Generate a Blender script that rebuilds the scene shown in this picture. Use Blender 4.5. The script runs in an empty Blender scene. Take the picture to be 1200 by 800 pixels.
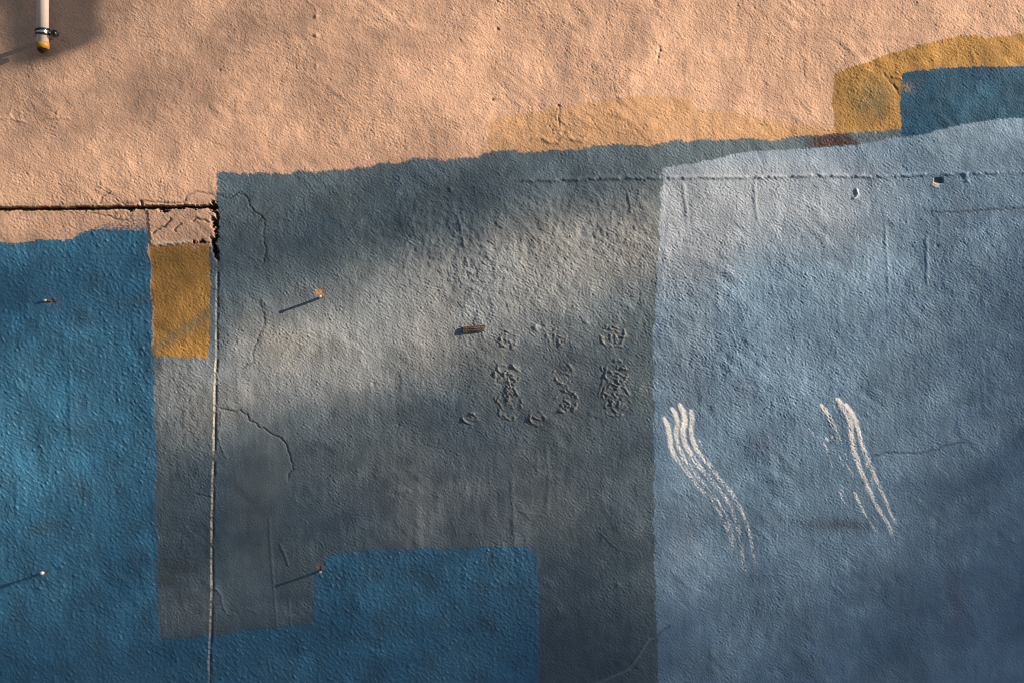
import bpy, bmesh, math
import numpy as np
from mathutils import Vector, Matrix

# ---------------------------------------------------------------- camera, light, exposure
scene = bpy.context.scene
PXM = 0.0014                    # metres on the wall per photo pixel
CZ = 1.60                       # camera height
CAMD = 50.0 / 36.0 * 1200 * PXM # camera distance to the wall

def link(o):
    scene.collection.objects.link(o); return o

cam = bpy.data.cameras.new('camera'); cam.lens = 50; cam.sensor_width = 36
cam.clip_start = 0.05; cam.clip_end = 5000
co = link(bpy.data.objects.new('camera', cam))
co.location = (0, -CAMD, CZ); co.rotation_euler = (math.radians(90), 0, 0)
scene.camera = co

GRAZE = math.radians(20.0)      # sun's angle off the wall plane
SLOPE = math.atan2(17, 47)      # slope of the nail shadows
S = Vector((math.cos(GRAZE)*math.cos(SLOPE), -math.sin(GRAZE), math.cos(GRAZE)*math.sin(SLOPE)))
sun = bpy.data.lights.new('sun', 'SUN'); sun.energy = 5.0; sun.angle = math.radians(0.53)
sun.color = (1.0, 0.80, 0.61)
so = link(bpy.data.objects.new('sun', sun)); so.location = S*20
so.rotation_euler = (-S).to_track_quat('-Z', 'Y').to_euler()

w = bpy.data.worlds.new('World'); scene.world = w; w.use_nodes = True
nt = w.node_tree; bg = nt.nodes['Background']
sky = nt.nodes.new('ShaderNodeTexSky'); sky.sky_type = 'NISHITA'; sky.sun_disc = False; sky.dust_density = 0.2; sky.ozone_density = 1.2; sky.air_density = 0.75
sky.sun_elevation = math.asin(S.z); sky.sun_rotation = math.atan2(S.x, S.y)
nt.links.new(sky.outputs[0], bg.inputs[0]); bg.inputs[1].default_value = 0.050

vs = scene.view_settings
vs.view_transform = 'Standard'; vs.look = 'None'; vs.gamma = 1.0; vs.use_curve_mapping = False
vs.exposure = 1.05
scene.render.filter_size = 0.9; scene.cycles.filter_width = 0.9

# ---------------------------------------------------------------- helpers
rng = np.random.default_rng(11)

def at(px, py, p=0.0):
    """point a distance p in front of the wall that lies behind photo pixel px, py"""
    k = (CAMD - p) / CAMD
    return Vector(((px-600)*PXM*k, -p, CZ + (400-py)*PXM*k))

def tag(o, label=None, cat=None, group=None, kind=None):
    if label: o['label'] = label
    if cat: o['category'] = cat
    if group: o['group'] = group
    if kind: o['kind'] = kind
    return o

def empty(name, loc):
    o = link(bpy.data.objects.new(name, None)); o.location = loc; o.empty_display_size = 0.05
    return o

def node_mat(name, col, rough=0.7, spec=0.4, metal=0.0, var=0.25, scale=60.0, bump=0.0, bscale=400.0):
    m = bpy.data.materials.new(name); m.use_nodes = True
    t = m.node_tree; b = t.nodes['Principled BSDF']
    b.inputs['Roughness'].default_value = rough; b.inputs['Metallic'].default_value = metal
    b.inputs['Specular IOR Level'].default_value = spec
    tc = t.nodes.new('ShaderNodeTexCoord'); n = t.nodes.new('ShaderNodeTexNoise')
    n.inputs['Scale'].default_value = scale; n.inputs['Detail'].default_value = 4
    t.links.new(tc.outputs['Object'], n.inputs['Vector'])
    r = t.nodes.new('ShaderNodeValToRGB')
    r.color_ramp.elements[0].position = 0.3; r.color_ramp.elements[1].position = 0.7
    r.color_ramp.elements[0].color = (*[c*(1-var) for c in col], 1)
    r.color_ramp.elements[1].color = (*[min(1, c*(1+var)) for c in col], 1)
    t.links.new(n.outputs['Fac'], r.inputs['Fac']); t.links.new(r.outputs['Color'], b.inputs['Base Color'])
    if bump:
        n2 = t.nodes.new('ShaderNodeTexNoise'); n2.inputs['Scale'].default_value = bscale
        t.links.new(tc.outputs['Object'], n2.inputs['Vector'])
        bp = t.nodes.new('ShaderNodeBump'); bp.inputs['Strength'].default_value = bump; bp.inputs['Distance'].default_value = 0.001
        t.links.new(n2.outputs['Fac'], bp.inputs['Height']); t.links.new(bp.outputs['Normal'], b.inputs['Normal'])
    return m

def paint_mat(name, rough, spec, var=0.10, bump=0.6):
    """masonry paint: pigment colour from the paint layers, fine mottling and grit procedurally"""
    m = bpy.data.materials.new(name); m.use_nodes = True
    t = m.node_tree; L = t.links; b = t.nodes['Principled BSDF']
    b.inputs['Specular IOR Level'].default_value = spec
    tc = t.nodes.new('ShaderNodeTexCoord')
    a = t.nodes.new('ShaderNodeAttribute'); a.attribute_name = 'pigment'
    n = t.nodes.new('ShaderNodeTexNoise'); n.inputs['Scale'].default_value = 35; n.inputs['Detail'].default_value = 8; n.inputs['Roughness'].default_value = 0.7
    L.new(tc.outputs['Object'], n.inputs['Vector'])
    mr = t.nodes.new('ShaderNodeMapRange'); mr.inputs['From Min'].default_value = 0.25; mr.inputs['From Max'].default_value = 0.75
    mr.inputs['To Min'].default_value = 1-var; mr.inputs['To Max'].default_value = 1+var
    L.new(n.outputs['Fac'], mr.inputs['Value'])
    mx = t.nodes.new('ShaderNodeVectorMath'); mx.operation = 'SCALE'
    L.new(a.outputs['Color'], mx.inputs[0]); L.new(mr.outputs['Result'], mx.inputs['Scale'])
    L.new(mx.outputs['Vector'], b.inputs['Base Color'])
    mr2 = t.nodes.new('ShaderNodeMapRange'); mr2.inputs['To Min'].default_value = rough-0.12; mr2.inputs['To Max'].default_value = rough+0.12
    L.new(n.outputs['Fac'], mr2.inputs['Value']); L.new(mr2.outputs['Result'], b.inputs['Roughness'])
    n2 = t.nodes.new('ShaderNodeTexNoise'); n2.inputs['Scale'].default_value = 420; n2.inputs['Detail'].default_value = 3
    L.new(tc.outputs['Object'], n2.inputs['Vector'])
    bp = t.nodes.new('ShaderNodeBump'); bp.inputs['Strength'].default_value = bump; bp.inputs['Distance'].default_value = 0.0012
    L.new(n2.outputs['Fac'], bp.inputs['Height']); L.new(bp.outputs['Normal'], b.inputs['Normal'])
    return m

def mesh_obj(name, bm, mat, parent=None, smooth=False):
    me = bpy.data.meshes.new(name); bm.normal_update(); bm.to_mesh(me); bm.free()
    if smooth: me.polygons.foreach_set('use_smooth', [True]*len(me.polygons))
    me.materials.append(mat)
    o = link(bpy.data.objects.new(name, me)); o.parent = parent
    return o

def tube_bm(points, radii, seg=16, cap=True, bm=None):
    bm = bm or bmesh.new(); rings = []
    pts = [Vector(p) for p in points]
    for i, p in enumerate(pts):
        d = (pts[min(i+1, len(pts)-1)] - pts[max(i-1, 0)])
        d = d.normalized() if d.length > 1e-9 else Vector((0, 0, 1))
        u = d.cross(Vector((0, 1, 0)) if abs(d.y) < 0.9 else Vector((0, 0, 1))).normalized(); v = d.cross(u)
        rings.append([bm.verts.new(p + (u*math.cos(a)+v*math.sin(a))*radii[i]) for a in [2*math.pi*k/seg for k in range(seg)]])
    for A, B in zip(rings, rings[1:]):
        for k in range(seg):
            bm.faces.new((A[k], A[(k+1) % seg], B[(k+1) % seg], B[k]))
    if cap:
        bm.faces.new(rings[0][::-1]); bm.faces.new(rings[-1])
    bmesh.ops.recalc_face_normals(bm, faces=bm.faces)
    return bm

def box_bm(lo, hi, bevel=0.0):
    bm = bmesh.new(); bmesh.ops.create_cube(bm, size=1)
    lo = Vector(lo); hi = Vector(hi)
    for v in bm.verts:
        v.co = Vector([(lo[i]+hi[i])/2 + v.co[i]*(hi[i]-lo[i]) for i in range(3)])
    if bevel: bmesh.ops.bevel(bm, geom=bm.edges[:], offset=bevel, segments=2, affect='EDGES')
    return bm

# ---------------------------------------------------------------- ground
asphalt = node_mat('asphalt', (0.055, 0.053, 0.050), rough=0.9, var=0.35, scale=9, bump=0.6, bscale=120)
bm = bmesh.new(); bm.faces.new([bm.verts.new(v) for v in ((-1500, -1500, 0), (1500, -1500, 0), (1500, 1500, 0), (-1500, 1500, 0))])
tag(mesh_obj('ground', bm, asphalt), kind='structure')

# ---------------------------------------------------------------- the wall: relief and paint layers on one fine grid
D = 1.15
fx = np.arange(-70, 1270+D, D); fy = np.arange(-55, 855+D, D)
def ext(limit, n=44):
    k = np.linspace(0, 1, n+1)[1:]
    return limit*(0.02*k + 0.98*k**3.2)
xs = np.concatenate([fx[0]-ext(2300)[::-1], fx, fx[-1]+ext(2300)])
ys = np.concatenate([fy[0]-ext(1000)[::-1], fy, fy[-1]+ext((CZ/PXM+400)-fy[-1])])
NX, NY = len(xs), len(ys)
X, Y = np.meshgrid(xs, ys)            # rows = photo y downwards
FX, FY = len(fx), len(fy)
ix = np.round((xs-fx[0])/D).astype(int) % FX
iy = np.round((ys-fy[0])/D).astype(int) % FY
dxs = np.gradient(xs); dys = np.gradient(ys)
fade = np.minimum(1, 2.2/np.maximum(dxs[None, :], dys[:, None]))

fu = np.fft.fftfreq(FX, D)[None, :]; fv = np.fft.fftfreq(FY, D)[:, None]
def noise(lam, sig=0.45, stretch=(1.0, 1.0), ang=0.0):
    """band-limited unit-variance relief with wavelength lam (photo pixels)"""
    c, s = math.cos(ang), math.sin(ang)
    a = (fu*c + fv*s)*stretch[0]; b = (-fu*s + fv*c)*stretch[1]
    f = np.sqrt(a*a+b*b)+1e-9
    g = np.exp(-0.5*(np.log(f*lam)/sig)**2)
    n = np.real(np.fft.ifft2(np.fft.fft2(rng.standard_normal((FY, FX)))*g))
    n /= n.std()
    return n[iy][:, ix].astype(np.float32)

def smooth(e0, e1, v):
    t = np.clip((v-e0)/(e1-e0), 0, 1); return t*t*(3-2*t)

def blob(cx, cy, rx, ry, ang=0.0, soft=1.0):
    c, s = math.cos(ang), math.sin(ang)
    a = ((X-cx)*c+(Y-cy)*s)/rx; b = (-(X-cx)*s+(Y-cy)*c)/ry
    return np.exp(-soft*(a*a+b*b))

n_edge = noise(9, 0.9); n_edge2 = noise(45, 0.5); n_edge3 = noise(9, 0.9)
grain = noise(3.8, 0.40, (1.2, 1.0), 0.95); grain2 = noise(6.0, 0.38, (1.3, 1.0), 0.95); mid = noise(9.0, 0.5, (1.3, 1.0), 0.95); fine = noise(2.9, 0.28)
lump = noise(26, 0.45); lump2 = noise(22, 0.45, (1.0, 2.4)); und = noise(120, 0.5); und2 = noise(420, 0.5)
streak = noise(12, 0.5, (1.0, 6.0)); streakh = noise(18, 0.5, (5.0, 1.0), -0.05)
mott = noise(70, 0.6); mott2 = noise(170, 0.5)

def inside(poly, rough=1.1, wob=0.7):
    """vertices inside a painted outline, its edge roughened as a roller leaves it"""
    p = np.array(poly, float); m = np.zeros((NY, NX), bool)
    c0, c1 = np.searchsorted(xs, [p[:, 0].min()-8, p[:, 0].max()+8]); r0, r1 = np.searchsorted(ys, [p[:, 1].min()-8, p[:, 1].max()+8])
    sl = (slice(r0, r1), slice(c0, c1))
    x = X[sl] + rough*0.6*n_edge[sl] + wob*n_edge2[sl]; y = Y[sl] + rough*0.6*n_edge3[sl] + wob*0.6*n_edge2[sl]
    r = np.zeros(x.shape, bool); j = len(p)-1
    for i in range(len(p)):
        x0, y0 = p[i]; x1, y1 = p[j]
        if y0 != y1:
            r ^= ((y0 > y) != (y1 > y)) & (x < (x1-x0)*(y-y0)/(y1-y0)+x0)
        j = i
    m[sl] = r
    return m

def line(pts, pad=14):
    """slice of the grid round a polyline, distance to it and position along it (0..1)"""
    p = np.array(pts, float)
    c0, c1 = np.searchsorted(xs, [p[:, 0].min()-pad, p[:, 0].max()+pad]); r0, r1 = np.searchsorted(ys, [p[:, 1].min()-pad, p[:, 1].max()+pad])
    sl = (slice(r0, r1), slice(c0, c1)); x, y = X[sl], Y[sl]
    seg = np.hypot(*(p[1:]-p[:-1]).T); acc = np.concatenate([[0], np.cumsum(seg)]); tot = acc[-1]
    best = np.full(x.shape, 1e9); tt = np.zeros(x.shape)
    for i in range(len(p)-1):
        dx, dy = p[i+1]-p[i]; l2 = dx*dx+dy*dy+1e-9
        t = np.clip(((x-p[i, 0])*dx+(y-p[i, 1])*dy)/l2, 0, 1)
        d = np.hypot(x-p[i, 0]-t*dx, y-p[i, 1]-t*dy)
        k = d < best; best[k] = d[k]; tt[k] = (acc[i]+t[k]*seg[i])/tot
    return sl, best, tt

def jitter(pts, amp, step=3.0):
    out = []
    for a, b in zip(pts, pts[1:]):
        n = max(1, int(math.hypot(b[0]-a[0], b[1]-a[1])/step))
        for k in range(n):
            t = k/n; q = amp if k or not out else 0
            out.append((a[0]+(b[0]-a[0])*t+rng.normal(0, q), a[1]+(b[1]-a[1])*t+rng.normal(0, q)))
    out.append(pts[-1]); return out

B = 4200
# ---- paint outlines
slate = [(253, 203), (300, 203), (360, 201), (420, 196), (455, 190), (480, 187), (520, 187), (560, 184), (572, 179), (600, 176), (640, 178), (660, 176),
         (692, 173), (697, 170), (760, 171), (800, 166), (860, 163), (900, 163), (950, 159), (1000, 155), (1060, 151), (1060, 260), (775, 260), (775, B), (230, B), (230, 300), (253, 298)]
slate_l = [(165, 405), (240, 405), (247, 290), (262, 290), (262, 780), (165, 780)]
blue = [(-B, 300), (-70, 287), (20, 285), (40, 282), (55, 281), (85, 281), (92, 275), (97, 272), (110, 270), (125, 268), (140, 270), (174, 270), (176, 300),
        (178, 350), (179, 400), (181, 470), (182, 560), (181, 600), (184, 650), (185, 700), (186, 748), (215, 748), (253, 743), (300, 736), (340, 733), (366, 730),
        (368, 700), (368, 682), (374, 670), (381, 656), (388, 648), (420, 645), (470, 643), (520, 642), (560, 640), (618, 640), (627, 646), (630, 660), (631, 720), (632, B), (-B, B)]
ochre_l = [(177, 289), (200, 287), (247, 286), (247, 360), (246, 400), (243, 420), (200, 418), (181, 416), (180, 370), (178, 320)]
bit = [(173, 240), (253, 240), (251, 284), (225, 285), (200, 287), (178, 290), (176, 270)]
tint = [(573, 143), (600, 135), (650, 127), (700, 118), (740, 113), (812, 113), (814, 130), (860, 132), (950, 148), (985, 150), (985, 170), (573, 185)]
ochre_r = [(977, 87), (1000, 78), (1030, 68), (1070, 55), (1110, 45), (1143, 41), (1153, 46), (1180, 43), (1200, 39), (1400, 20), (B, 10), (B, 170), (1062, 170), (1062, 152), (1000, 155), (979, 157), (977, 120)]
navy = [(1056, 86), (1080, 82), (1120, 79), (1160, 79), (1200, 78), (1400, 74), (B, 70), (B, 180), (1056, 180), (1055, 120)]
pale = [(776, 197), (810, 192), (840, 186), (870, 179), (900, 177), (950, 174), (1000, 170), (1030, 166), (1055, 160), (1090, 157), (1110, 150), (1140, 143),
        (1170, 139), (1200, 138), (1400, 135), (B, 130), (B, B), (773, B), (772, 820), (771, 790), (769, 740), (768, 700), (767, 640), (766, 520), (766, 400), (768, 370), (770, 340), (772, 300), (773, 250), (775, 215)]

PINK, STRIP, BIT, TINT, OCHR, NAVY, SLATE, SLATEL, BLUEL, BLUER, OCHL, PALE, RED, JOINT = range(14)
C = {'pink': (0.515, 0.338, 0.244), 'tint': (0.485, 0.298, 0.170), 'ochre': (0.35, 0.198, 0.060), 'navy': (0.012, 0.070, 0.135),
     'slate': (0.080, 0.124, 0.160), 'faded_lit': (0.228, 0.256, 0.278), 'blue': (0.015, 0.128, 0.245), 'pale': (0.145, 0.250, 0.370), 'pale_lit': (0.290, 0.345, 0.415), 'red': (0.040, 0.010, 0.007), 'white': (0.90, 0.92, 0.95), 'plaster': (0.62, 0.56, 0.47)}
lab = np.full((NY, NX), PINK, np.int32)
col = np.empty((NY, NX, 3), np.float32); col[:] = C['pink']
def lay(mask, color, label=None, alpha=1.0):
    global col
    a = (mask*alpha)[..., None] if not np.isscalar(alpha) else mask[..., None]*alpha
    col = col*(1-a) + np.array(color, np.float32)*a
    if label is not None: lab[mask > 0.5] = label

vj = [(254.5, 298), (254.3, 340), (254, 380), (253.6, 420), (252.5, 432), (251.8, 460), (251.3, 490), (250.3, 530), (248.8, 580), (248.2, 620), (247.6, 655), (248.6, 690), (247.6, 715), (246.6, 742), (245.3, 762), (244.4, 802), (243.8, 850), (240, 1700)]
vjx = np.interp(ys, [p[1] for p in vj], [p[0] for p in vj])[:, None]
left = (X < vjx) & (Y > 244)
lab[left] = STRIP
# pink weathering: faint chalky and rosy patches of the pigment itself
pk = np.array(C['pink'])
col += (0.05*mott+0.05*mott2)[..., None]*pk*np.array([1, 1, 0.9])
lay(inside(tint, 0.9, 0.5), C['tint'], TINT, 0.95)
# thin ochre wash along the lower rim of the pink
lay(blob(950, 160, 60, 7), C['ochre'], None, 0.5)
m = inside(bit, 0.6, 0.3); lay(m, np.array(C['pink'])*1.05, BIT)
# dry-roller speckle where the blue runs out over the pink
sp = (fine*0.5+grain*0.7) > (1.0 - 1.5*np.exp(-((Y-270)/9.0)**2))
sp &= (X > 96) & (X < 173) & (Y > 250) & (Y < 272)
lay(sp & (X > 104+(270-Y)*2.4), (0.10, 0.13, 0.19), None, 0.8)
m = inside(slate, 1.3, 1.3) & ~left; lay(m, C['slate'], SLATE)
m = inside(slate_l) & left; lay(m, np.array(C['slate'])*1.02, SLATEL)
m = inside(blue)
lay(m & left, C['blue'], BLUEL); lay(m & ~left, C['blue'], BLUER)
lay(inside(ochre_l, 0.9, 0.5) & left, C['ochre'], OCHL)
m = inside(ochre_r); lay(m, C['ochre'], OCHR)
lay(inside(navy, 1.0, 0.4), C['navy'], NAVY)
red = np.exp(-(((X-977)/30)**2+((Y-168)/12.5)**2)**2*1.1)
lab[((red+0.08*n_edge) > 0.35) & (lab == SLATE)] = RED
lay(np.clip(red*1.15+0.06*n_edge, 0, 1)*((lab == RED) | (lab == SLATE))*(red > 0.1), C['red'], None, 0.9); lay(np.exp(-(((X-977)/34)**2+((Y-160)/7)**2))*(lab == PINK), C['red'], None, 0.35)
lay(inside(pale), C['pale'], PALE)
# pigment variation inside the patches
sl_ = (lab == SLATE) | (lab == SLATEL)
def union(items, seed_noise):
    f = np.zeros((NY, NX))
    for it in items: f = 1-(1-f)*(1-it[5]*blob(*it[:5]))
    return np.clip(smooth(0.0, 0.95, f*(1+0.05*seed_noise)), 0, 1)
# dark slate fades to warm grey mid-field, with the bright band's light painted in
fade_lit = union([(370, 405, 150, 62, -0.25, 0.95), (450, 420, 130, 40, -0.2, 0.6), (610, 325, 105, 62, -0.25, 1.0), (730, 285, 80, 60, -0.2, 0.8), (520, 350, 110, 60, -0.3, 0.6), (215, 465, 70, 55, 0, 0.75), (490, 595, 30, 60, 0.05, 0.32), (215, 720, 45, 30, 0, 0.35),
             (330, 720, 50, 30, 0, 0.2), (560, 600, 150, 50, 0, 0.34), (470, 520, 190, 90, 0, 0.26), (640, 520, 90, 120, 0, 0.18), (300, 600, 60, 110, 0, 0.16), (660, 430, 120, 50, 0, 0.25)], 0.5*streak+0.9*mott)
fa = (fade_lit*sl_)[..., None]; col = col*(1-fa)+np.array(C['faded_lit'], np.float32)*fa
col[sl_] *= (1 + 0.05*mott+0.03*streak+0.03*lump)[..., None][sl_]
col[sl_] *= (1 + np.stack([0.02*mott2, 0.0*mott2, -0.02*mott2], -1))[sl_]
# pool of light painted into the pale blue, mostly its upper corner
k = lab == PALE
lit_mask = union([(800, 265, 75, 75, 0, 1.0), (880, 220, 120, 55, -0.1, 0.65), (950, 250, 110, 60, 0.2, 0.5), (800, 420, 60, 90, 0, 0.35), (1120, 170, 120, 35, -0.1, 0.12), (800, 640, 50, 90, 0, 0.3)], 0.5*streak+0.9*mott)
fa = (lit_mask*k)[..., None]; col = col*(1-fa)+np.array(C['pale_lit'], np.float32)*fa
for L_ in (BLUEL, BLUER, NAVY):
    k = lab == L_; col[k] *= (1 + 0.10*mott+0.025*streak)[..., None][k]
k = lab == PALE; col[k] *= (1 + 0.05*mott+0.06*mott2+0.01*streak)[..., None][k]
for L_ in (OCHR, OCHL):
    k = lab == L_; col[k] *= (1 + 0.10*mott+0.06*lump)[..., None][k]
lay(blob(1022, 118, 26, 22, -0.8)*(lab == OCHR), (0.13, 0.14, 0.09), None, 0.6)
lay(blob(1020, 60, 30, 8, -0.3)*(lab == OCHR), (0.22, 0.12, 0.035), None, 0.4)
lay(blob(222, 383, 46, 6, -0.55)*(lab == OCHL), (0.16, 0.18, 0.13), None, 0.6)
lay(blob(206, 300, 34, 20)*(lab == OCHL), (0.20, 0.11, 0.035), None, 0.5)
lay(blob(228, 405, 16, 18)*(lab == OCHL), (0.46, 0.25, 0.075), None, 0.6)
lay((blob(1062, 103, 8, 6)*(grain > -0.2))*(lab == NAVY), C['ochre'], None, 0.7)
# smudges and grime with shapes of their own
for cx, cy, rx, ry, an, c, a in [(872, 455, 17, 14, 0.3, (0.09, 0.08, 0.14), 0.45), (893, 522, 13, 12, 0, (0.06, 0.05, 0.10), 0.55), (985, 614, 46, 7, 0.03, (0.05, 0.045, 0.08), 0.75),
                                 (905, 610, 55, 13, 0.1, (0.08, 0.11, 0.15), 0.35), (1121, 700, 12, 60, -0.15, (0.09, 0.08, 0.13), 0.45), (208, 664, 28, 6, 0.1, (0.05, 0.05, 0.04), 0.6), (194, 680, 14, 8, 0, (0.06, 0.055, 0.03), 0.6),
                                 (48, 620, 14, 5, -0.4, (0.04, 0.05, 0.05), 0.6), (290, 582, 20, 4, 0.8, (0.04, 0.05, 0.055), 0.6), (348, 340, 10, 5, 0.2, (0.12, 0.09, 0.06), 0.4), (208, 352, 60, 4, 0.0, (0.2, 0.11, 0.04), 0.2),
                                 (395, 240, 30, 10, 0.1, (0.08, 0.09, 0.08), 0.45), (1010, 205, 40, 20, 0.2, (0.24, 0.24, 0.30), 0.3)]:
    tex = np.clip(0.75+0.3*grain, 0, 1)
    lay(blob(cx, cy, rx, ry, an)*tex*(lab != PINK), c, None, a)
lay(blob(20, 20, 130, 70)*np.clip(0.7+0.25*mott, 0, 1)*(lab == PINK), (0.22, 0.18, 0.14), None, 0.35)  # corner shade around the pipe put into the pink colour
lay(blob(52, 64, 18, 9)*(lab == PINK), (0.20, 0.13, 0.07), None, 0.5)
for yy in (0, 1):
    lay(np.exp(-((Y-(245-0.008*X)+(-4 if yy else 4))/3.2)**2)*(X < 250)*np.clip(0.6+0.4*lump, 0, 1), (0.24, 0.20, 0.11), None, 0.45)

# ---- relief (millimetres towards the viewer)
H = np.zeros((NY, NX), np.float32)
isblue = ((lab == BLUEL) | (lab == BLUER)).astype(np.float32)
calm = np.clip(blob(298, 600, 40, 110)*1.1+0.7*blob(315, 540, 25, 40), 0, 0.85)
patchy = noise(55, 0.6); gp = 0.8*noise(3.9, 0.40, (1.15, 1.0), 0.8)+0.45*noise(6.0, 0.4); gq = noise(3.4, 0.36, (1.3, 1.0), 0.85)
pinkish = np.isin(lab, (PINK, STRIP, BIT, TINT, OCHR, OCHL)); grain = np.where(pinkish, gp, np.where(lab == PALE, 0.55*grain+0.75*gq, grain))
rough_m = 0.70 + 0.30*smooth(-1, 1.5, mott) + 0.30*smooth(-1, 1.5, patchy) + 0.25*smooth(240, 330, Y)*smooth(420, 560, X)*smooth(560, 420, Y)
H += (0.172*grain+0.08*mid+0.05*grain*np.maximum(grain2, 0))*(1-0.22*smooth(215, 185, Y))*rough_m*(1-calm)*(1-0.30*isblue)
drop = np.maximum(grain2, 0)**1.25
H += isblue*(0.32*drop + 0.04*streak + 0.04*fine)
H += 0.085*fine*(1-0.4*calm) + 0.13*lump*(1-0.6*calm)*rough_m + 0.08*lump2*(1-calm) + 0.55*und + 2.0*und2 + 0.05*streak*smooth(200, 260, Y)
H += 0.12*streakh*smooth(220, 120, Y)
trowel = noise(20, 0.5, (4.0, 1.0), 0.7); trowel2 = noise(24, 0.5, (3.5, 1.0), -0.5)
H += 0.20*trowel*smooth(0.3, 1.3, und)*(1-calm) + 0.20*trowel2*smooth(0.3, 1.3, mott2)*(1-calm)
H += 0.26*noise(13, 0.45)*np.clip(blob(500, 275, 70, 50)+blob(690, 260, 90, 45)+0.8*blob(590, 330, 80, 50)+0.7*blob(215, 480, 40, 70), 0, 1)
H *= fade
# plaster blisters and trowel scars in the slate field
for cx, cy, rx, ry, a in [(480, 262, 18, 13, 0.9), (505, 290, 16, 12, 0.7), (470, 300, 13, 10, 0.6), (520, 262, 12, 16, -0.8), (560, 320, 22, 30, 0.8), (720, 265, 16, 14, 0.9), (750, 250, 14, 18, 0.8),
                          (640, 330, 18, 26, 0.8), (1075, 240, 16, 5, 0.8), (1080, 252, 14, 6, -0.8), (660, 245, 40, 8, 0.6), (820, 250, 12, 25, 0.5), (1010, 360, 25, 12, 0.5), (940, 600, 60, 30, 1.2), (90, 480, 12, 40, 0.9),
                          (40, 520, 10, 30, -0.8), (220, 480, 14, 30, 0.9), (205, 520, 14, 14, 0.7), (540, 480, 16, 10, 0.6), (490, 610, 5, 45, 0.9), (1135, 270, 30, 6, -0.9)]:
    H += a*blob(cx, cy, rx, ry)

def ridge(pts, w, amp, jit=0.5, label=None, dash=0.0, ends=True, colr=None, ca=0.0):
    sl, d, t = line(jitter(pts, jit), 12)
    e = np.minimum(1, np.minimum(t, 1-t)*18) if ends else 1.0
    mod = np.clip(1 - dash*smooth(-0.2, 0.8, lump[sl]), 0, 1)
    f = np.exp(-(d/w)**2)*e*mod
    H[sl] += amp*f
    if colr is not None:
        col[sl] = col[sl]*(1-(ca*f)[..., None]) + np.array(colr, np.float32)*(ca*f)[..., None]
    if label is not None:
        lv = lab[sl]; lv[(d < w*0.9+0.4) & (f > 0.15)] = label

parts = {}      # label id -> (name, material key, label text)
nid = [20]
def new_id(name, mk, text=None):
    nid[0] += 1; parts[nid[0]] = (name, mk, text); return nid[0]

# raised lines: old board marks, drips, filler seams
ridge([(585, 212), (640, 211), (665, 210.5), (715, 209), (780, 209), (900, 207.5), (960, 205.5), (1020, 207), (1060, 206), (1090, 204), (1130, 203.5), (1210, 202), (1260, 201)], 2.0, 2.1, 0.25, dash=0.8)
sl, d, t = line([(585, 212), (665, 210.5), (900, 207.5), (960, 205.5), (1060, 206), (1210, 202)], 40)
H[sl] += 0.35*smooth(3, -3, Y[sl]-(213-0.0135*(X[sl]-585)))*smooth(25, 0, d)*smooth(0, 0.05, t)
ridge([(620, 166), (626, 162), (634, 161), (640, 165), (648, 167), (655, 168), (661, 162), (667, 161), (674, 165), (684, 164), (692, 157)], 2.2, 1.3, 0.5)
for p, wd, a in [([(-10, 138), (8, 139), (12, 137), (20, 141), (33, 144)], 1.6, 0.9), ([(52, 142), (58, 139), (66, 138), (84, 139)], 1.6, 0.9), ([(66, 138), (68, 132), (73, 126)], 1.4, 0.7), ([(10, 137), (13, 130), (14, 124)], 1.4, 0.6),
                 ([(368, 219), (380, 217), (392, 216), (402, 215)], 1.4, 0.7), ([(405, 276), (417, 263), (430, 251), (445, 248)], 1.4, 0.8), ([(536, 250), (540, 268), (545, 292)], 1.5, 0.9),
                 ([(618, 232), (626, 230), (632, 232), (645, 238)], 1.8, 0.7), ([(1038, 262), (1040, 300), (1042, 345)], 1.6, 0.8), ([(1086, 275), (1087, 305), (1087, 336)], 1.8, 1.0), ([(884, 210), (885, 235), (888, 262)], 2.0, 0.8),
                 ([(800, 215), (803, 235), (806, 255)], 2.0, 0.9), ([(316, 600), (317, 640), (320, 680), (325, 740)], 1.3, 0.7), ([(328, 637), (333, 648), (338, 662)], 1.5, 0.9), ([(248, 688), (254, 690), (260, 698), (262, 712), (268, 720), (276, 719)], 1.4, 1.1),
                 ([(276, 717), (285, 713), (295, 714), (302, 720)], 1.3, 0.7), ([(289, 699), (298, 693), (308, 687)], 1.3, 0.8), ([(260, 480), (259, 494), (259, 506)], 1.2, 0.7), ([(338, 700), (340, 720), (341, 735)], 1.2, 0.6),
                 ([(640, 520), (643, 560), (641, 600)], 2.0, 0.6), ([(600, 560), (603, 640)], 2.2, 0.6), ([(470, 430), (472, 470)], 2.2, 0.6), ([(82, 440), (83, 520)], 2.0, 0.7), ([(81, 580), (83, 600)], 1.3, 0.7), ([(880, 674), (915, 673), (940, 673)], 1.1, 0.5),
                 ([(360, 0), (371, 12), (371, 24)], 1.3, 0.6), ([(1150, 420), (1155, 480)], 2.0, 0.5), ([(735, 225), (740, 250)], 1.6, 0.7), ([(255, 498), (258, 520), (264, 534), (268, 537)], 1.4, 0.7), ([(1018, 290), (1016, 330)], 1.4, 0.4), ([(275, 63), (290, 60), (298, 60)], 1.5, 0.8),
                 ([(700, 620), (720, 640), (745, 650)], 1.4, 0.5), ([(120, 655), (180, 654), (232, 652)], 1.5, 0.5), ([(640, 605), (600, 596)], 1.4, 0.4)]:
    ridge(p, wd, a, 0.5)
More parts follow.
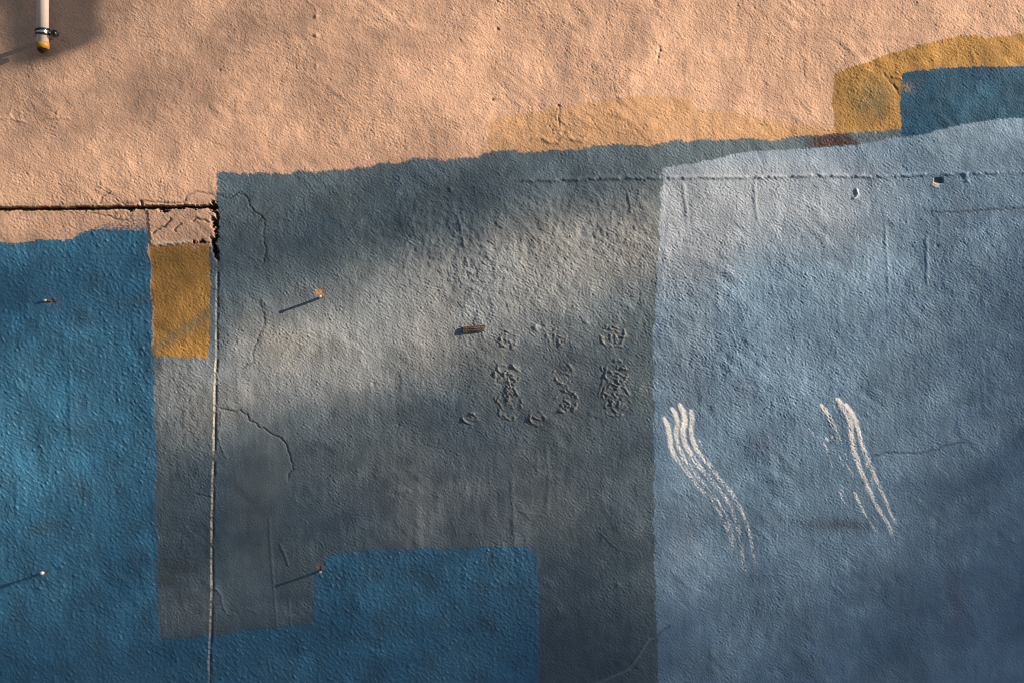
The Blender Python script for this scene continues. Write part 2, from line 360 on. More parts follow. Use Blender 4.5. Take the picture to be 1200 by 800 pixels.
# small lumps, chips and pits
for cx, cy, r, a, c in [(371, 42, 2.4, 2.0, None), (371, 20, 2.0, 1.6, None), (371, 77, 1.8, 1.4, None), (583, 34, 1.8, -2.2, (0.1, 0.08, 0.05)), (577, 117, 1.6, -2.2, (0.1, 0.07, 0.04)), (654, 124, 1.4, -1.6, (0.14, 0.09, 0.05)), (771, 67, 1.6, -1.5, None), (773, 60, 1.6, -1.2, None), (1159, 8, 1.3, -1.5, (0.12, 0.08, 0.05)),
                        (257, 82, 1.5, -1.6, None), (627, 384, 3.2, 2.6, None), (634, 381, 2.6, -1.6, None), (687, 378, 2.2, 1.8, None), (692, 484, 3.0, 1.3, None), (697, 490, 2.2, -1.2, None), (1131, 206, 2.4, 2.2, None), (1133, 212, 2.2, 2.0, None), (1128, 209, 1.8, -1.8, None),
                        (467, 497, 2.0, -1.6, None), (437, 449, 2.2, -1.3, None), (479, 575, 2.2, 1.6, None), (480, 780, 3.0, 1.8, None), (1099, 288, 1.6, -2.0, (0.05, 0.06, 0.07)), (1061, 260, 1.6, -1.6, None), (724, 684, 1.8, 1.5, None), (528, 222, 2.4, 1.8, None), (660, 156, 2.2, -1.5, None), (1014, 565, 1.8, 1.4, None), (938, 279, 2.0, -1.2, None)]:
    f = blob(cx, cy, r, r); H += a*f
    if c: lay(f, c, None, 0.7)
# a curled paint flake, and a broken-out hole with its white chip
ridge([(1004, 222), (1005.5, 227), (1004, 231), (1001, 232.5)], 1.1, 2.6, 0.1, ends=False, colr=(0.7, 0.7, 0.7), ca=0.7)
f = smooth(1.5, 0, np.maximum(np.abs(X-1100)/1.0-4, np.abs(Y-211.5)-2)); H -= 5*f; lay(f, (0.06, 0.07, 0.07), None, 0.7)
f = np.exp(-(((X-1096)/4.5)**2+((Y-217)/3.2)**2)**2); H += 1.0*f; lay(f, (0.68, 0.62, 0.56), None, 0.9)
# notches on the pink: nicked tick of the ochre corner
ridge([(1046, 91), (1055, 92)], 1.3, 1.2, 0.1, ends=False); ridge([(1034, 85), (1044, 98), (1051, 108), (1054, 112)], 1.4, -0.8, 0.4)

# ---- adhesive left by a removed row of characters
for k, (cx, cy, rx, ry, rings, amp) in enumerate([(595, 397, 9, 9, 1, 1.3), (653, 395, 12, 9, 1, 0.9), (718, 394, 14.5, 13, 2, 1.3), (594, 440, 15, 14, 2, 1.5), (597, 473, 14, 19, 2, 1.6), (660, 438, 12, 12, 1, 1.0),
                                         (663, 470, 14, 13, 2, 1.4), (722, 437, 14, 14, 2, 1.5), (722, 468, 15, 21, 2, 1.4), (551, 490, 8, 6, 1, 1.4), (630, 490, 9, 7, 1, 1.2)]):
    pid = new_id('adhesive_residue', 'slate', 'crusty ring of old adhesive ridges on the slate paint')
    q = np.sqrt(((X-cx)/rx)**2+((Y-cy)/ry)**2) + 0.10*n_edge
    inner = smooth(1.1, 0.9, q)
    worm = np.exp(-(noise(8.5, 0.25)/0.33)**2)
    H += inner*(amp*0.42*worm*smooth(-0.6, 0.6, lump) - 0.1)
    lay(inner*worm*smooth(-0.6, 0.6, lump)*0.35, (0.24, 0.23, 0.22))
    lab[(q < 1.12) & (lab == SLATE)] = pid
    for r in range(int(9+0.42*(rx+ry)*rings)):
        a = rng.uniform(0, 2*math.pi); rr = rng.choice([1.0, 1.0, 1.0, 0.95, 0.7, 0.45, 0.25])*rng.uniform(0.9, 1.06)
        x0_, y0_ = cx+rx*rr*math.cos(a), cy+ry*rr*math.sin(a)
        th = math.atan2(ry*math.cos(a), -rx*math.sin(a))+rng.normal(0, 0.35 if rr > 0.8 else 1.2); ln = rng.uniform(3.5, 9.5); bend = rng.normal(0, 0.5)
        pts = [(x0_, y0_)]
        for i in range(4):
            x0_ += ln/4*math.cos(th); y0_ += ln/4*math.sin(th); th += (0.28 if rr > 0.8 else 0)*math.copysign(1, 1)*ln/12+bend*0.4
            pts.append((x0_, y0_))
        k_ = rng.uniform(0.7, 1.6)
        ridge(pts, 1.0, amp*0.80*k_, 0.35, colr=(0.27, 0.26, 0.25), ca=0.35)
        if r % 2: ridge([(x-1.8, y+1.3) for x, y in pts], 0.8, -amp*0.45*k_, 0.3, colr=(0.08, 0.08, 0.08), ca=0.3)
ridge([(712, 428), (707, 444), (702, 462), (700, 465)], 1.2, 1.2, 0.2); ridge([(708, 432), (705, 442)], 1.1, -1.0, 0.2); ridge([(734, 456), (738, 466)], 1.2, 1.2, 0.2)

# ---- cracks
cracks = [([(132, 240), (145, 239), (160, 237), (172, 236), (190, 238), (210, 238), (217, 236), (222, 228), (232, 225), (243, 228), (257, 229), (266, 233), (273, 230), (279, 225), (285, 228), (292, 238), (297, 248), (305, 252), (310, 258), (309, 275), (312, 290), (309, 305), (308, 318)], 0.9, -1.2),
          ([(116, 240), (119, 233), (124, 228), (130, 226)], 0.9, -1.2), ([(166, 236), (166, 244)], 1.3, -3.0),
          ([(303, 345), (305, 358), (309, 367), (310, 382), (302, 396), (297, 412), (297, 424), (286, 430), (279, 434)], 0.9, -0.9),
          ([(254, 477), (264, 479), (271, 481), (282, 480), (290, 485), (296, 494), (302, 499), (305, 501), (312, 503), (318, 508), (326, 511), (333, 517), (337, 525), (340, 535), (343, 543), (344, 550), (338, 555), (339, 566)], 0.9, -1.3),
          ([(768, 746), (776, 739), (785, 732)], 1.0, -1.3),
          ([(1018, 538), (1026, 533), (1036, 530), (1060, 531), (1075, 531), (1100, 526), (1108, 522), (1118, 520), (1134, 518)], 1.0, -1.3),
          ([(1092, 249), (1120, 249), (1150, 247), (1212, 244)], 1.0, -1.0), ([(179, 274), (188, 268), (194, 266), (199, 260), (202, 256)], 1.0, -1.0), ([(226, 260), (233, 257), (240, 258), (245, 262)], 1.0, -0.8), ([(103, 249), (120, 252), (135, 257), (152, 259)], 0.9, -0.9),
          ([(204, 273), (208, 266), (214, 262)], 0.8, -0.7), ([(228, 578), (240, 581), (248, 582)], 1.0, -1.2), ([(300, 262), (315, 245), (322, 240)], 0.9, -0.8), ([(1052, 106), (1046, 98)], 1.0, -0.8), ([(655, 122), (655, 150)], 0.8, -0.8), ([(943, 70), (944, 98)], 0.7, -0.6), ([(774, 52), (770, 78)], 0.8, -0.7)]
ridge([(690, 808), (700, 799), (714, 793), (727, 788), (737, 783), (748, 768), (757, 753), (762, 748), (769, 747)], 1.2, 1.3, 0.35, colr=(0.30, 0.33, 0.35), ca=0.45)
for pts, wd, a in cracks:
    pid = new_id('crack', 'slate')
    ridge(pts, wd, a, 0.8, label=pid, colr=(0.05, 0.045, 0.04), ca=0.55)  # shade inside the crack darkened into its colour

# ---- joint between the infill slab and the rest of the wall
jid = new_id('wall_joint', 'grime', 'dark open joint between the two plaster slabs')
H[left] += 1.1                                   # the infill slab stands a little proud
jy = 245 - 0.0078*X + 0.18*n_edge3 + 0.4*lump
f = smooth(2.1, 1.1, np.abs(Y-jy)/(1+0.16*n_edge))*(X < 255); H -= 13*f
lay(f, (0.035, 0.028, 0.020), None, 0.95); lab[f > 0.5] = jid
for pts, wd, a in [([(251, 238), (253, 243), (254, 250), (253, 262), (254, 275), (251, 284), (252, 292), (255, 303)], 1.7, -9), ([(247, 242), (251, 246)], 2.5, -8), ([(250, 256), (251, 266)], 2.0, -7), ([(249, 281), (251, 287), (254, 296)], 2.7, -9), ([(190, 246), (196, 248)], 2.0, -8), ([(150, 246), (156, 245)], 1.5, -6), ([(90, 244), (100, 244)], 2.2, -8), ([(228, 284), (240, 284)], 1.4, -5)]:
    sl, d, t = line(jitter(pts, 0.7), 12)
    f = smooth(wd*1.3, wd*0.6, d+0.7*n_edge[sl]); H[sl] += a*f
    g = (0.95*f)[..., None]; col[sl] = col[sl]*(1-g)+np.array((0.035, 0.028, 0.020))*g
    lv = lab[sl]; lv[f > 0.5] = jid
vid = new_id('joint_edge', 'plaster', 'broken cream plaster edge along the vertical joint')
sl, d, t = line(jitter(vj, 0.28, 4), 14)
vx = np.interp(ys[sl[0]], [p[1] for p in vj], [p[0] for p in vj])[:, None]
f = np.exp(-((X[sl]-vx-1.5)/1.0)**2)*(d < 6); H[sl] -= (1.5+0.9*lump[sl]+0.6*n_edge[sl])*f          # narrow gap on the right
g = (0.8*f)[..., None]; col[sl] = col[sl]*(1-g)+np.array((0.05, 0.045, 0.04))*g
f = np.exp(-((X[sl]-vx+0.6)/(0.65+0.30*smooth(420, 440, Y[sl])))**2)*(d < 6)*np.clip(0.52+0.85*n_edge[sl]+0.35*lump[sl], 0, 1)*(1-0.55*smooth(735, 760, Y[sl]))*(0.5+0.5*smooth(415, 435, Y[sl]))
H[sl] += 0.35*f
g = (0.85*f)[..., None]; col[sl] = col[sl]*(1-g)+np.array(C['plaster'])*g
lv = lab[sl]; lv[f > 0.4] = vid
# broken lip of the pink patch over the left ochre
f = smooth(3, -1.0, Y-(289-0.03*(X-178)+0.8*n_edge))*(lab == BIT); H += 1.3*f
ridge([(179, 287), (192, 285), (205, 286), (215, 284), (226, 282)], 1.8, 0.9, 0.5, colr=(0.72, 0.58, 0.48), ca=0.7)
f = np.exp(-(((X-229)/5)**2+((Y-290)/3.5)**2)**2)*np.clip(0.8+0.5*n_edge, 0, 1); lay(f, C['pink'], None, 0.8)

# ---- white finger-drawn smears
fing = [([(778, 490), (783, 500), (785, 512), (786, 522), (790, 533), (797, 542), (804, 551), (812, 562), (822, 573), (835, 587), (843, 600), (850, 615), (856, 630), (862, 652)], 3.0, 1.05, 0.42),
        ([(788, 479), (792, 485), (794, 495), (792, 508), (794, 522), (802, 537), (812, 552), (826, 567), (838, 582), (847, 595), (853, 608), (859, 626), (863, 648)], 3.0, 1.0, 0.34),
        ([(797, 475), (801, 482), (803, 492), (800, 504), (803, 520), (815, 540), (825, 553), (835, 563), (848, 579), (858, 597), (866, 622), (870, 645), (872, 665), (875, 677)], 3.4, 1.1, 0.42),
        ([(810, 481), (811, 491), (810, 503), (811, 512), (815, 523), (822, 534), (835, 548), (842, 560), (857, 575), (868, 595), (876, 615), (881, 635), (884, 655), (886, 669)], 2.8, 0.95, 0.46)]
fing2 = [([(962, 475), (967, 481), (972, 489), (977, 499), (980, 508), (985, 520), (990, 533), (994, 548), (1000, 562)], 2.9, 1.0, 0.30),
         ([(1001, 577), (1006, 588), (1012, 600), (1018, 609), (1027, 624)], 1.7, 0.8, 0.3),
         ([(981, 468), (986, 475), (992, 483), (996, 495), (997, 510), (1000, 528), (1006, 545), (1012, 560), (1020, 578), (1030, 598), (1040, 613), (1047, 630)], 3.5, 1.0, 0.85),
         ([(991, 474), (996, 482), (1002, 493), (1005, 503), (1009, 517), (1013, 530), (1020, 547), (1026, 560), (1035, 580), (1043, 600), (1052, 618)], 3.0, 1.05, 0.7),
         ([(965, 520), (969, 527), (972, 537), (976, 548)], 1.4, 0.8, 0.3), ([(968, 513), (971, 517)], 1.6, 0.9, 0.8), ([(974, 511), (976, 514)], 1.6, 0.9, 0.8), ([(947, 502), (953, 509), (959, 514)], 1.8, 0.4, 0.3), ([(983, 574), (987, 584), (992, 593)], 1.4, 0.5, 0.4), ([(984, 535), (988, 545)], 1.3, 0.6, 0.5), ([(1014, 543), (1017, 548)], 1.6, 0.7, 0.5), ([(1020, 560), (1023, 568)], 1.3, 0.6, 0.4),
         ([(819, 515), (821, 519), (823, 526)], 1.3, 0.6, 0.3)]
grit = 0.5*grain + 0.45*fine + 0.45*noise(4.5, 0.4, (5.0, 1.0), 1.08)
for gi, grp in enumerate((fing, fing2)):
    for pts, wd, a0, a1 in grp:
        pid = new_id('paint_smear', 'white')
        sl, d, t = line(pts, 10)
        wd_ = wd*0.98*(0.85+0.25*smooth(0.0, 0.05, t))*(1-0.48*t)
        cover = a1+(a0*1.35-a1)*np.exp(-(t/0.26)**2) if len(pts) > 8 else a0+(a1-a0)*t
        body = smooth(1.25, 0.55, d/wd_*(1+0.10*n_edge[sl]))*smooth(1.0, 0.93, t)
        al = body*np.clip(smooth(0.65-1.9*cover, 2.5-1.9*cover, grit[sl]*0.75+0.35), 0, 1)*np.clip(0.5+cover, 0, 1)
        col[sl] = col[sl]*(1-al[..., None])+np.array(C['white'])*al[..., None]
        H[sl] += 0.25*al - 0.12*al*grain[sl]
        lv = lab[sl]; lv[(body > 0.45) & (lv == PALE)] = pid

# chipped paint round the nails
for cx, cy, rx, ry, c, a in [(374.5, 342.5, 5.2, 5, (0.60, 0.30, 0.09), 0.98), (375, 663, 4.2, 4.2, (0.34, 0.20, 0.10), 0.8), (63, 353, 8, 4, (0.16, 0.10, 0.06), 0.75)]:
    f = np.exp(-(((X-cx)/rx)**2+((Y-cy)/ry)**2)**2)*np.clip(0.8+0.5*n_edge, 0, 1); lay(f, c, None, a); H -= 0.7*f
H -= 2.5*blob(62, 354, 3, 2.2); H -= 1.4*blob(66, 668, 3.5, 2.0)

# ---- to geometry: one surface mesh per paint area
mats = {'pink': paint_mat('pink_masonry_paint', 0.72, 0.30), 'ochre': paint_mat('ochre_masonry_paint', 0.70, 0.3), 'slate': paint_mat('slate_masonry_paint', 0.58, 0.42),
        'blue': paint_mat('blue_gloss_paint', 0.60, 1.0, 0.14), 'navy': paint_mat('dark_blue_masonry_paint', 0.68, 0.28), 'pale': paint_mat('pale_blue_masonry_paint', 0.56, 0.42), 'white': paint_mat('white_smeared_paint', 0.6, 0.4),
        'grime': paint_mat('joint_grime', 0.9, 0.2), 'plaster': paint_mat('raw_plaster', 0.85, 0.2)}
parts.update({PINK: ('paint_patch', 'pink', 'salmon pink paint covering the upper wall'), STRIP: ('paint_patch', 'pink', 'narrow pink strip below the horizontal joint'),
              BIT: ('paint_patch', 'pink', 'cracked pink plaster piece above the small ochre patch'), TINT: ('paint_patch', 'pink', 'faint orange-tinted patch in the pink paint'),
              OCHR: ('paint_patch', 'ochre', 'ochre paint band curving over the dark blue corner patch'), NAVY: ('paint_patch', 'navy', 'dark blue patch under the ochre band'),
              SLATE: ('paint_patch', 'slate', 'large slate grey paint field'), SLATEL: ('paint_patch', 'slate', 'slate grey strip left of the vertical joint'),
              BLUEL: ('paint_patch', 'blue', 'deep blue paint on the infill slab'), BLUER: ('paint_patch', 'blue', 'deep blue stepped block under the slate field'),
              OCHL: ('paint_patch', 'ochre', 'small upright ochre patch beside the vertical joint'), PALE: ('paint_patch', 'pale', 'large pale blue paint field'), RED: ('paint_stain', 'slate', 'dark red smudge at the rim of the slate paint')})
wx = (X-600)*PXM; wz = CZ+(400-Y)*PXM; wy = -H*0.001
V = np.stack([wx, wy, wz], -1).reshape(-1, 3).astype(np.float32)
gy, gx = np.gradient(H*0.001/PXM, ys, xs)      # slopes per pixel -> dimensionless
N = np.stack([-gx, -np.ones_like(gx), gy], -1); N /= np.linalg.norm(N, axis=-1, keepdims=True)
N = N.reshape(-1, 3).astype(np.float32)
idx = np.arange(NX*NY).reshape(NY, NX)
Q = np.stack([idx[:-1, :-1], idx[1:, :-1], idx[1:, 1:], idx[:-1, 1:]], -1).reshape(-1, 4)
ql = lab[:-1, :-1].reshape(-1)
colf = np.concatenate([np.clip(col, 0.004, 0.9).reshape(-1, 3), np.ones((NX*NY, 1))], 1).astype(np.float32)

wall = empty('painted_wall', (0, 0, 0))
tag(wall, 'rough plaster wall patched in salmon pink, slate grey, ochre and blue paint', 'wall')
for lid, (name, mk, text) in sorted(parts.items()):
    q = Q[ql == lid]
    if len(q) < 3: continue
    u, inv = np.unique(q, return_inverse=True); inv = inv.reshape(-1)
    me = bpy.data.meshes.new(name)
    me.vertices.add(len(u)); me.vertices.foreach_set('co', V[u].ravel())
    me.loops.add(len(inv)); me.loops.foreach_set('vertex_index', inv.astype(np.int32))
    me.polygons.add(len(q)); me.polygons.foreach_set('loop_start', np.arange(0, len(inv), 4, dtype=np.int32))
    me.polygons.foreach_set('use_smooth', np.ones(len(q), bool))
    me.update(calc_edges=True)
    a = me.color_attributes.new('pigment', 'FLOAT_COLOR', 'POINT'); a.data.foreach_set('color', colf[u].ravel())
    me.normals_split_custom_set_from_vertices(N[u])
    me.materials.append(mats[mk])
    o = link(bpy.data.objects.new(name, me)); o.parent = wall
    if text: o['label'] = text
render_m = node_mat('raw_render', (0.30, 0.27, 0.23), rough=0.9, bump=0.4)
x0, x1 = wx.min(), wx.max(); z1 = wz.max()
mesh_obj('wall_core', box_bm((x0, 0.022, 0), (x1, 0.30, z1)), render_m, wall)

# surface height under a pixel, for seating things on the wall
def surf(px, py):
    return float(H[np.abs(ys-py).argmin(), np.abs(xs-px).argmin()])*0.001

# ---------------------------------------------------------------- nails and fixings
rust = node_mat('rusty_steel', (0.10, 0.05, 0.03), rough=0.6, metal=0.5, scale=400)
galv = node_mat('galvanised_steel', (0.55, 0.54, 0.52), rough=0.45, metal=0.6, scale=300)
pegw = node_mat('white_plastic', (0.75, 0.74, 0.70), rough=0.5, scale=200)
def nail(px, py, p, r, label, tip=(0, 0), head=True, mat=galv, group=None):
    base = at(px, py, surf(px, py)-0.006)
    end = Vector((base.x+tip[0]*PXM, -p, base.z-tip[1]*PXM))
    e = empty('nail', base); tag(e, label, 'nail', group)
    d = (end-base)
    mid = base+d*0.5+Vector((0, 0, -0.0006))
    mesh_obj('shank', tube_bm([Vector((0, 0, 0)), mid-base, d], [r, r, r*0.95], 14), rust, e, True)
    if head:
        u = d.normalized()
        mesh_obj('head', tube_bm([d-u*0.0004, d+u*0.0003, d+u*0.0016, d+u*0.0021], [r*1.08, r*1.32, r*1.25, r*0.9], 16), mat, e, True)
    return e
nail(377.5, 348.0, 0.0265, 0.0021, 'pale tipped nail in a chipped orange spot on the slate field', (0.5, 0.3))
nail(377.5, 667.0, 0.0265, 0.0020, 'steel nail at the stepped corner of the deep blue block', (0.6, -0.6))
n3 = nail(58, 667.5, 0.034, 0.0017, 'white capped nail standing out low on the left blue paint', (0.0, -1.0), False, pegw)
d = Vector((-0.0003, -0.034-n3.location.y, 0.0014))
mesh_obj('cap', tube_bm([d+Vector((0.0016, 0.007, -0.0004)), d+Vector((0.0010, 0.0055, -0.0002)), d, d+Vector((-0.0003, -0.0012, 0.0001))], [0.0018, 0.0027, 0.0026, 0.0018], 14), pegw, n3, True)
e = empty('nail', at(61, 353.5, surf(61, 353)-0.004)); tag(e, 'bent rusty nail stub in a brown pit on the blue paint', 'nail')
mesh_obj('shank', tube_bm([(0, 0, 0), (-0.001, -0.006, 0.0), (-0.005, -0.0085, 0.001), (-0.0105, -0.0095, 0.0013)], [0.0017, 0.0018, 0.0017, 0.0015], 12), rust, e, True)
mesh_obj('head', tube_bm([(-0.0058, -0.0100, 0.0013), (-0.0085, -0.0106, 0.0016), (-0.0118, -0.0108, 0.0017)], [0.0016, 0.0024, 0.0019], 12), galv, e, True)

# weathered wooden plug
wood = node_mat('weathered_wood', (0.085, 0.072, 0.062), rough=0.85, var=0.6, scale=180, bump=1.0, bscale=500)
b0 = at(555, 385.5, surf(555, 385)); e = empty('wooden_plug', b0); tag(e, 'small grey brown wooden plug set in the slate field above the adhesive marks', 'plug')
bm = box_bm((-0.0180, -0.0042, -0.0052), (0.0180, 0.004, 0.0052), 0.0009)
for v in bm.verts:
    v.co.z += 0.0016*v.co.x/0.018*1.0; v.co.x += 0.0006*v.co.z/0.005
mesh_obj('block', bm, wood, e)
for k, zz in enumerate((-0.0022, 0.0012)):
    mesh_obj('splinter', tube_bm([(-0.0150, -0.0040, zz-0.0012), (0.0, -0.0049, zz), (0.0155, -0.0041, zz+0.0014)], [0.0008, 0.0013, 0.0007], 8), wood, e)
# ---------------------------------------------------------------- conduit with clamp
whitep = node_mat('pale_pink_enamel', (0.80, 0.70, 0.64), rough=0.38, spec=0.5, var=0.05, scale=40)
ochp = node_mat('ochre_paint', (0.52, 0.27, 0.04), rough=0.5, var=0.2, scale=300)
blackm = node_mat('black_rubber', (0.012, 0.013, 0.015), rough=0.35, spec=0.6, var=0.2)
steel = node_mat('clamp_steel', (0.45, 0.47, 0.48), rough=0.28, metal=0.9, var=0.2, scale=200)
P0 = 0.045
c = at(50, 50, P0); e = empty('conduit_pipe', (c.x, c.y, c.z)); tag(e, 'pale pink pipe end with ochre tip clamped to the wall above the joint', 'pipe')
R = 7.0*PXM*(CAMD-P0)/CAMD
px1 = PXM*(CAMD-P0)/CAMD
mesh_obj('tube', tube_bm([(0, 0, 1.2), (0, 0, 0.6), (0, 0, 0.2), (0, 0, 0.0005)], [R]*4, 28, True), whitep, e, True)
# ochre-painted end, cut at a slant and hollow
bm = bmesh.new(); seg = 28; rings = []
for (zf, rr) in ((lambda a: 0.0, R*1.02), (lambda a: -0.3*px1, R*1.09), (lambda a: (-7.0-1.0*math.cos(a))*px1, R*1.09), (lambda a: (-7.0-1.0*math.cos(a))*px1, R*0.86), (lambda a: -0.5*px1, R*0.86)):
    rings.append([bm.verts.new((rr*math.cos(a), rr*math.sin(a), zf(a))) for a in [2*math.pi*k/seg for k in range(seg)]])
for A, Bq in zip(rings, rings[1:]):
    for k in range(seg): bm.faces.new((A[k], A[(k+1) % seg], Bq[(k+1) % seg], Bq[k]))
bm.faces.new(rings[-1])
bmesh.ops.recalc_face_normals(bm, faces=bm.faces)
mesh_obj('pipe_end', bm, ochp, e, True)
mesh_obj('plug', tube_bm([(0, 0, -1.0*px1), (0.0, 0, -7.5*px1), (0.0014, 0, -9.2*px1), (0.0040, 0, -12.6*px1)], [R*0.85, R*0.98, R*0.86, R*0.50], 20), blackm, e, True)
# clamp: two black bands, a steel strap between them, a bolt to the wall
cl = None
bm = bmesh.new()
for zc, tilt, rad in ((14.6*px1, 0.06, 0.0017), (9.6*px1, -0.10, 0.0017)):
    n = 32; ring = [Vector(((R+0.0012)*math.cos(a), (R+0.0012)*math.sin(a), zc+tilt*R*math.cos(a))) for a in [2*math.pi*k/n for k in range(n+1)]]
    tube_bm(ring, [rad]*(n+1), 8, False, bm)
cl = mesh_obj('clamp', bm, blackm, e, True)
bm = bmesh.new(); n = 32
lo = [bm.verts.new(((R+0.0008)*math.cos(a), (R+0.0008)*math.sin(a), 10.2*px1-0.02*R*math.cos(a))) for a in [2*math.pi*k/n for k in range(n)]]
hi = [bm.verts.new(((R+0.0008)*math.cos(a), (R+0.0008)*math.sin(a), 14.0*px1-0.02*R*math.cos(a))) for a in [2*math.pi*k/n for k in range(n)]]
for k in range(n): bm.faces.new((lo[k], lo[(k+1) % n], hi[(k+1) % n], hi[k]))
mesh_obj('strap', bm, steel, cl, True)
mesh_obj('ear', tube_bm([(-R*0.6, 0.002, 10.5*px1), (-R-0.0035, 0.003, 9.2*px1), (-R-0.0062, 0.004, 7.6*px1)], [0.0020, 0.0022, 0.0014], 10), steel, cl, True)
mesh_obj('bolt', tube_bm([(R*0.7, 0.0, 10.5*px1), (R+0.0045, 0.0, 10.3*px1), (R+0.0046, 0.0, 10.3*px1), (R+0.0085, 0.0, 10.2*px1)], [0.0030, 0.0030, 0.0042, 0.0042], 12), steel, cl, True)
mesh_obj('nut', tube_bm([(R+0.0085, -0.0072, 10.2*px1), (R+0.0098, -0.0062, 10.2*px1), (R+0.0098, 0.002, 10.2*px1), (R+0.0098, 0.009, 10.2*px1)], [0.0030, 0.0052, 0.0060, 0.0042], 14), blackm, cl, True)
mesh_obj('standoff', tube_bm([(0, R*0.9, 12.2*px1), (0.0, P0-0.002, 12.2*px1), (0.0, P0+0.008, 12.2*px1)], [0.0035, 0.0035, 0.0035], 10), steel, cl, True)

# ---------------------------------------------------------------- unseen: a lantern and a leafy tree added to shade the wall
iron = node_mat('black_iron', (0.02, 0.02, 0.022), rough=0.5, metal=0.3)
frost = node_mat('caster_glass', (0.55, 0.55, 0.52), rough=0.2, var=0.05)
_t = frost.node_tree; _tr = _t.nodes.new('ShaderNodeBsdfTransparent'); _mx = _t.nodes.new('ShaderNodeMixShader'); _mx.inputs[0].default_value = 0.30  # partly transparent to lighten the shadow it casts
_t.links.new(_t.nodes['Principled BSDF'].outputs[0], _mx.inputs[1]); _t.links.new(_tr.outputs[0], _mx.inputs[2]); _t.links.new(_mx.outputs[0], _t.nodes['Material Output'].inputs[0])
tgt = Vector(((64-600)*PXM, 0, CZ+(400-62)*PXM)); lc = tgt + S*(0.80/abs(S.y))  # added caster set up-sun so its shadow lands by the pipe
e = empty('added_lantern', (lc.x, 0, lc.z)); tag(e, 'added unseen tube lantern shaped to cast the shade beside the pipe', 'lantern')
ly = lc.y
mesh_obj('glass', tube_bm([(0, ly, z) for z in (0.0, 0.006, 0.30)], [0.029, 0.0325, 0.0325], 28), frost, e, True)
mesh_obj('cap', tube_bm([(0, ly, 0.300), (0, ly, 0.306), (0, ly, 0.33), (0, ly, 0.345)], [0.036, 0.037, 0.026, 0.014], 24), iron, e, True)
mesh_obj('bracket', tube_bm([(0, ly, 0.34), (0, ly, 0.38), (0, ly+0.04, 0.42), (0, ly+0.12, 0.43), (0, -0.15, 0.42), (0, 0.0, 0.38)], [0.009]*6, 10), iron, e, True)
mesh_obj('back_plate', box_bm((-0.035, -0.014, 0.30), (0.035, 0.02, 0.46), 0.004), iron, e)

# how much sun comes through the crown, over the wall (photo pixels)
TX = np.array([-150, 0, 150, 300, 450, 600, 750, 900, 1050, 1200, 1350.])
TY = np.array([-200, 0, 100, 165, 215, 260, 310, 380, 450, 550, 650, 750, 900.])
TM = np.array([
 [.75, .75, .8, .9, .95, 1, 1, 1, 1, 1, 1],
 [.55, .60, .72, .82, .92, 1, 1, 1, 1, 1, 1],
 [.60, .65, .74, .84, .92, 1, 1, 1, 1, 1, 1],
 [.75, .78, .88, .95, 1., 1., 1., 1, .95, .8, .7],
 [.95, .95, .95, .75, .65, .65, .80, 1., .82, .62, .5],
 [.8, .85, .95, .50, .50, .70, .95, 1., .75, .52, .4],
 [.30, .30, .50, .55, .65, 1., 1., .95, .70, .44, .3],
 [.35, .40, .60, 1., 1., .90, .75, .85, .62, .36, .25],
 [.8, .7, .60, 1., .75, .55, .60, .90, .62, .30, .18],
 [1., 1., .60, .45, .40, .42, .50, .85, .46, .22, .14],
 [.6, .55, .42, .40, .42, .38, .40, .72, .34, .16, .10],
 [.38, .36, .32, .30, .28, .20, .16, .34, .15, .08, .06],
 [.2, .2, .2, .2, .15, .15, .10, .18, .12, .10, .08]])
def trans(px, py):
    i = np.clip(np.searchsorted(TX, px)-1, 0, len(TX)-2); j = np.clip(np.searchsorted(TY, py)-1, 0, len(TY)-2)
    u = np.clip((px-TX[i])/(TX[i+1]-TX[i]), 0, 1); v = np.clip((py-TY[j])/(TY[j+1]-TY[j]), 0, 1)
    return (TM[j, i]*(1-u)+TM[j, i+1]*u)*(1-v) + (TM[j+1, i]*(1-u)+TM[j+1, i+1]*u)*v

leafm = node_mat('leaf_green', (0.06, 0.10, 0.03), rough=0.5, var=0.4, scale=3)
bark = node_mat('bark', (0.10, 0.075, 0.05), rough=0.9, var=0.4, scale=25, bump=1.0, bscale=60)
DT = 8.5
ctr = Vector((0, 0, CZ)) + S*DT/1.0
hs = Vector((-S.y, S.x, 0)).normalized()          # horizontal, square to the sun
vsn = S.cross(hs).normalized(); vsn = vsn if vsn.z > 0 else -vsn
n = 900000
lrng = np.random.default_rng(5)
g4 = 1.1673039782614187
seq = (0.5 + np.outer(np.arange(1, n+1), [1/g4**k for k in range(1, 5)])) % 1.0
U = -1.9+3.8*seq[:, 0]; W = -1.6+3.4*seq[:, 1]; Dp = -1.2+2.4*seq[:, 2]; pick = seq[:, 3]
keep = (U/1.9)**2+(W/1.75)**2+(Dp/1.25)**2 < 1+0.15*np.sin(5*U+2)*np.sin(4*W)
U, W, Dp, pick = U[keep], W[keep], Dp[keep], pick[keep]
P = np.array(ctr)+np.outer(U, hs)+np.outer(W, vsn)+np.outer(Dp, S)
tt = P[:, 1]/S.y; hitx = (P[:, 0]-tt*S.x)/PXM+600; hitz = 400-((P[:, 2]-tt*S.z)-CZ)/PXM
LEAF = (0.030, 0.018)
inwin = (hitx > -150) & (hitx < 1350) & (hitz > -200) & (hitz < 900)
clump = 0.8+0.6*np.sin(3.1*U+1.0)*np.sin(2.7*W+0.5)+0.4*np.sin(6*Dp+3*U)
tau = np.where(inwin, -1.35*np.log(np.clip(trans(hitx, hitz), 0.02, 0.999)), np.clip(clump, 0.2, 2.0))
depth = 2*1.25*np.sqrt(np.clip(1-(U/1.9)**2-(W/1.75)**2, 0.05, 1))
area = LEAF[0]*LEAF[1]*0.5*0.5
need = tau/area/depth                       # leaves per cubic metre
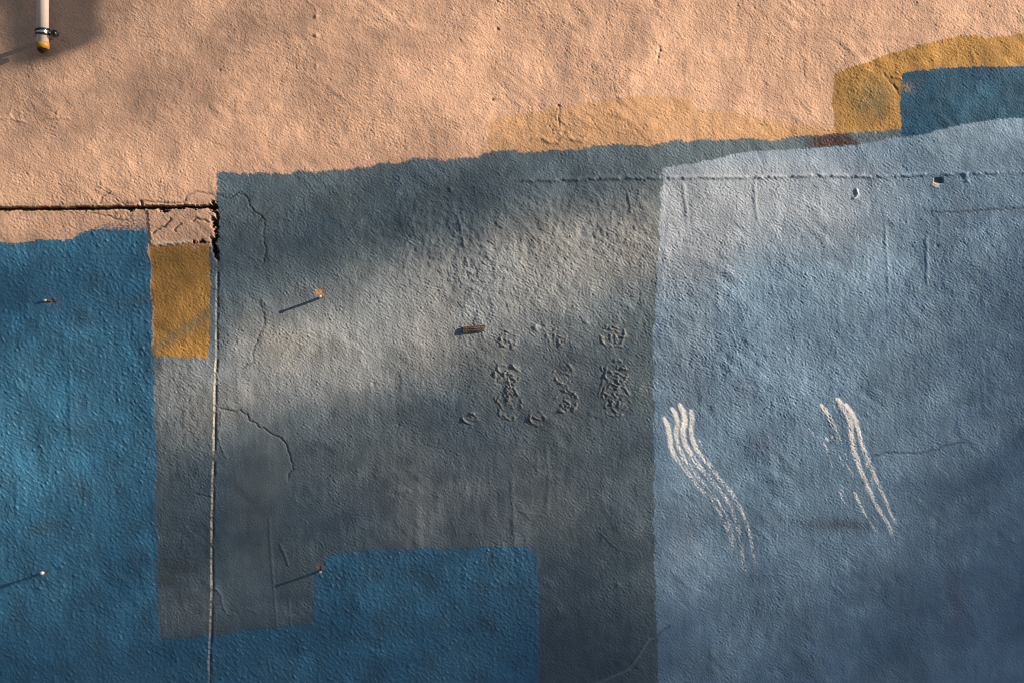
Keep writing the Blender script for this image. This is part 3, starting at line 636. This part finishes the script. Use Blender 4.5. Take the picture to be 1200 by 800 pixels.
have = n/(3.8*3.4*2.4)
ok = pick < need/have  # leaf density shaped so the added crown casts the sun map
P = P[ok]; nl = len(P)
leaf = np.array([(0, 0, 0), (0.5, 0.32, 0.10), (0, 1, 0.0), (-0.5, 0.32, 0.10)])*np.array([LEAF[1], LEAF[0], LEAF[1]])
q = lrng.normal(size=(nl, 4)); q /= np.linalg.norm(q, axis=1)[:, None]
qw, qx, qy, qz = q.T
Rm = np.stack([1-2*(qy*qy+qz*qz), 2*(qx*qy-qz*qw), 2*(qx*qz+qy*qw), 2*(qx*qy+qz*qw), 1-2*(qx*qx+qz*qz), 2*(qy*qz-qx*qw), 2*(qx*qz-qy*qw), 2*(qy*qz+qx*qw), 1-2*(qx*qx+qy*qy)], -1).reshape(-1, 3, 3)
LV = np.einsum('nij,kj->nki', Rm, leaf) + P[:, None, :]
troot = empty('shade_tree', (ctr.x+0.5, ctr.y-0.3, 0)); tag(troot, 'added unseen leafy tree, crown shaped to dapple the painted wall', 'tree')
base = troot.location
me = bpy.data.meshes.new('crown'); i4 = np.arange(nl)*4
fc = np.concatenate([np.stack([i4, i4+1, i4+2], 1), np.stack([i4, i4+2, i4+3], 1)])
me.from_pydata((LV.reshape(-1, 3)-np.array(base)).tolist(), [], fc.tolist()); me.materials.append(leafm)
o = link(bpy.data.objects.new('crown', me)); o.parent = troot
c0 = ctr-base
mesh_obj('trunk', tube_bm([(0, 0, -0.05), (0, 0, 0.15), (0.03, 0.02, 1.2), (0.06, -0.02, c0.z-1.55)], [0.17, 0.13, 0.11, 0.09], 14), bark, troot, True)
fork = Vector((0.06, -0.02, c0.z-1.6))
for (u, v, dd, r) in [(-1.3, 0.2, 0.2, 0.045), (-0.9, 1.1, -0.3, 0.04), (1.2, 0.3, 0.0, 0.045), (0.9, 1.1, 0.3, 0.04), (1.7, 0.9, -0.4, 0.035), (-0.7, -0.6, 0.7, 0.03), (0.9, -0.7, -0.5, 0.03), (-1.5, -0.3, -0.4, 0.03)]:
    end = c0+hs*u+vsn*v+S*dd; mid = fork.lerp(end, 0.5)+hs*(0.28*u)+Vector((0, 0, -0.05))
    mesh_obj('branch', tube_bm([fork-Vector((0, 0, 0.05)), fork.lerp(mid, 0.5)+hs*0.05*u, mid, mid.lerp(end, 0.6), end], [r*1.4, r*1.2, r, r*0.6, r*0.2], 8), bark, troot, True)
print('leaves', nl, 'grid', NX, NY)
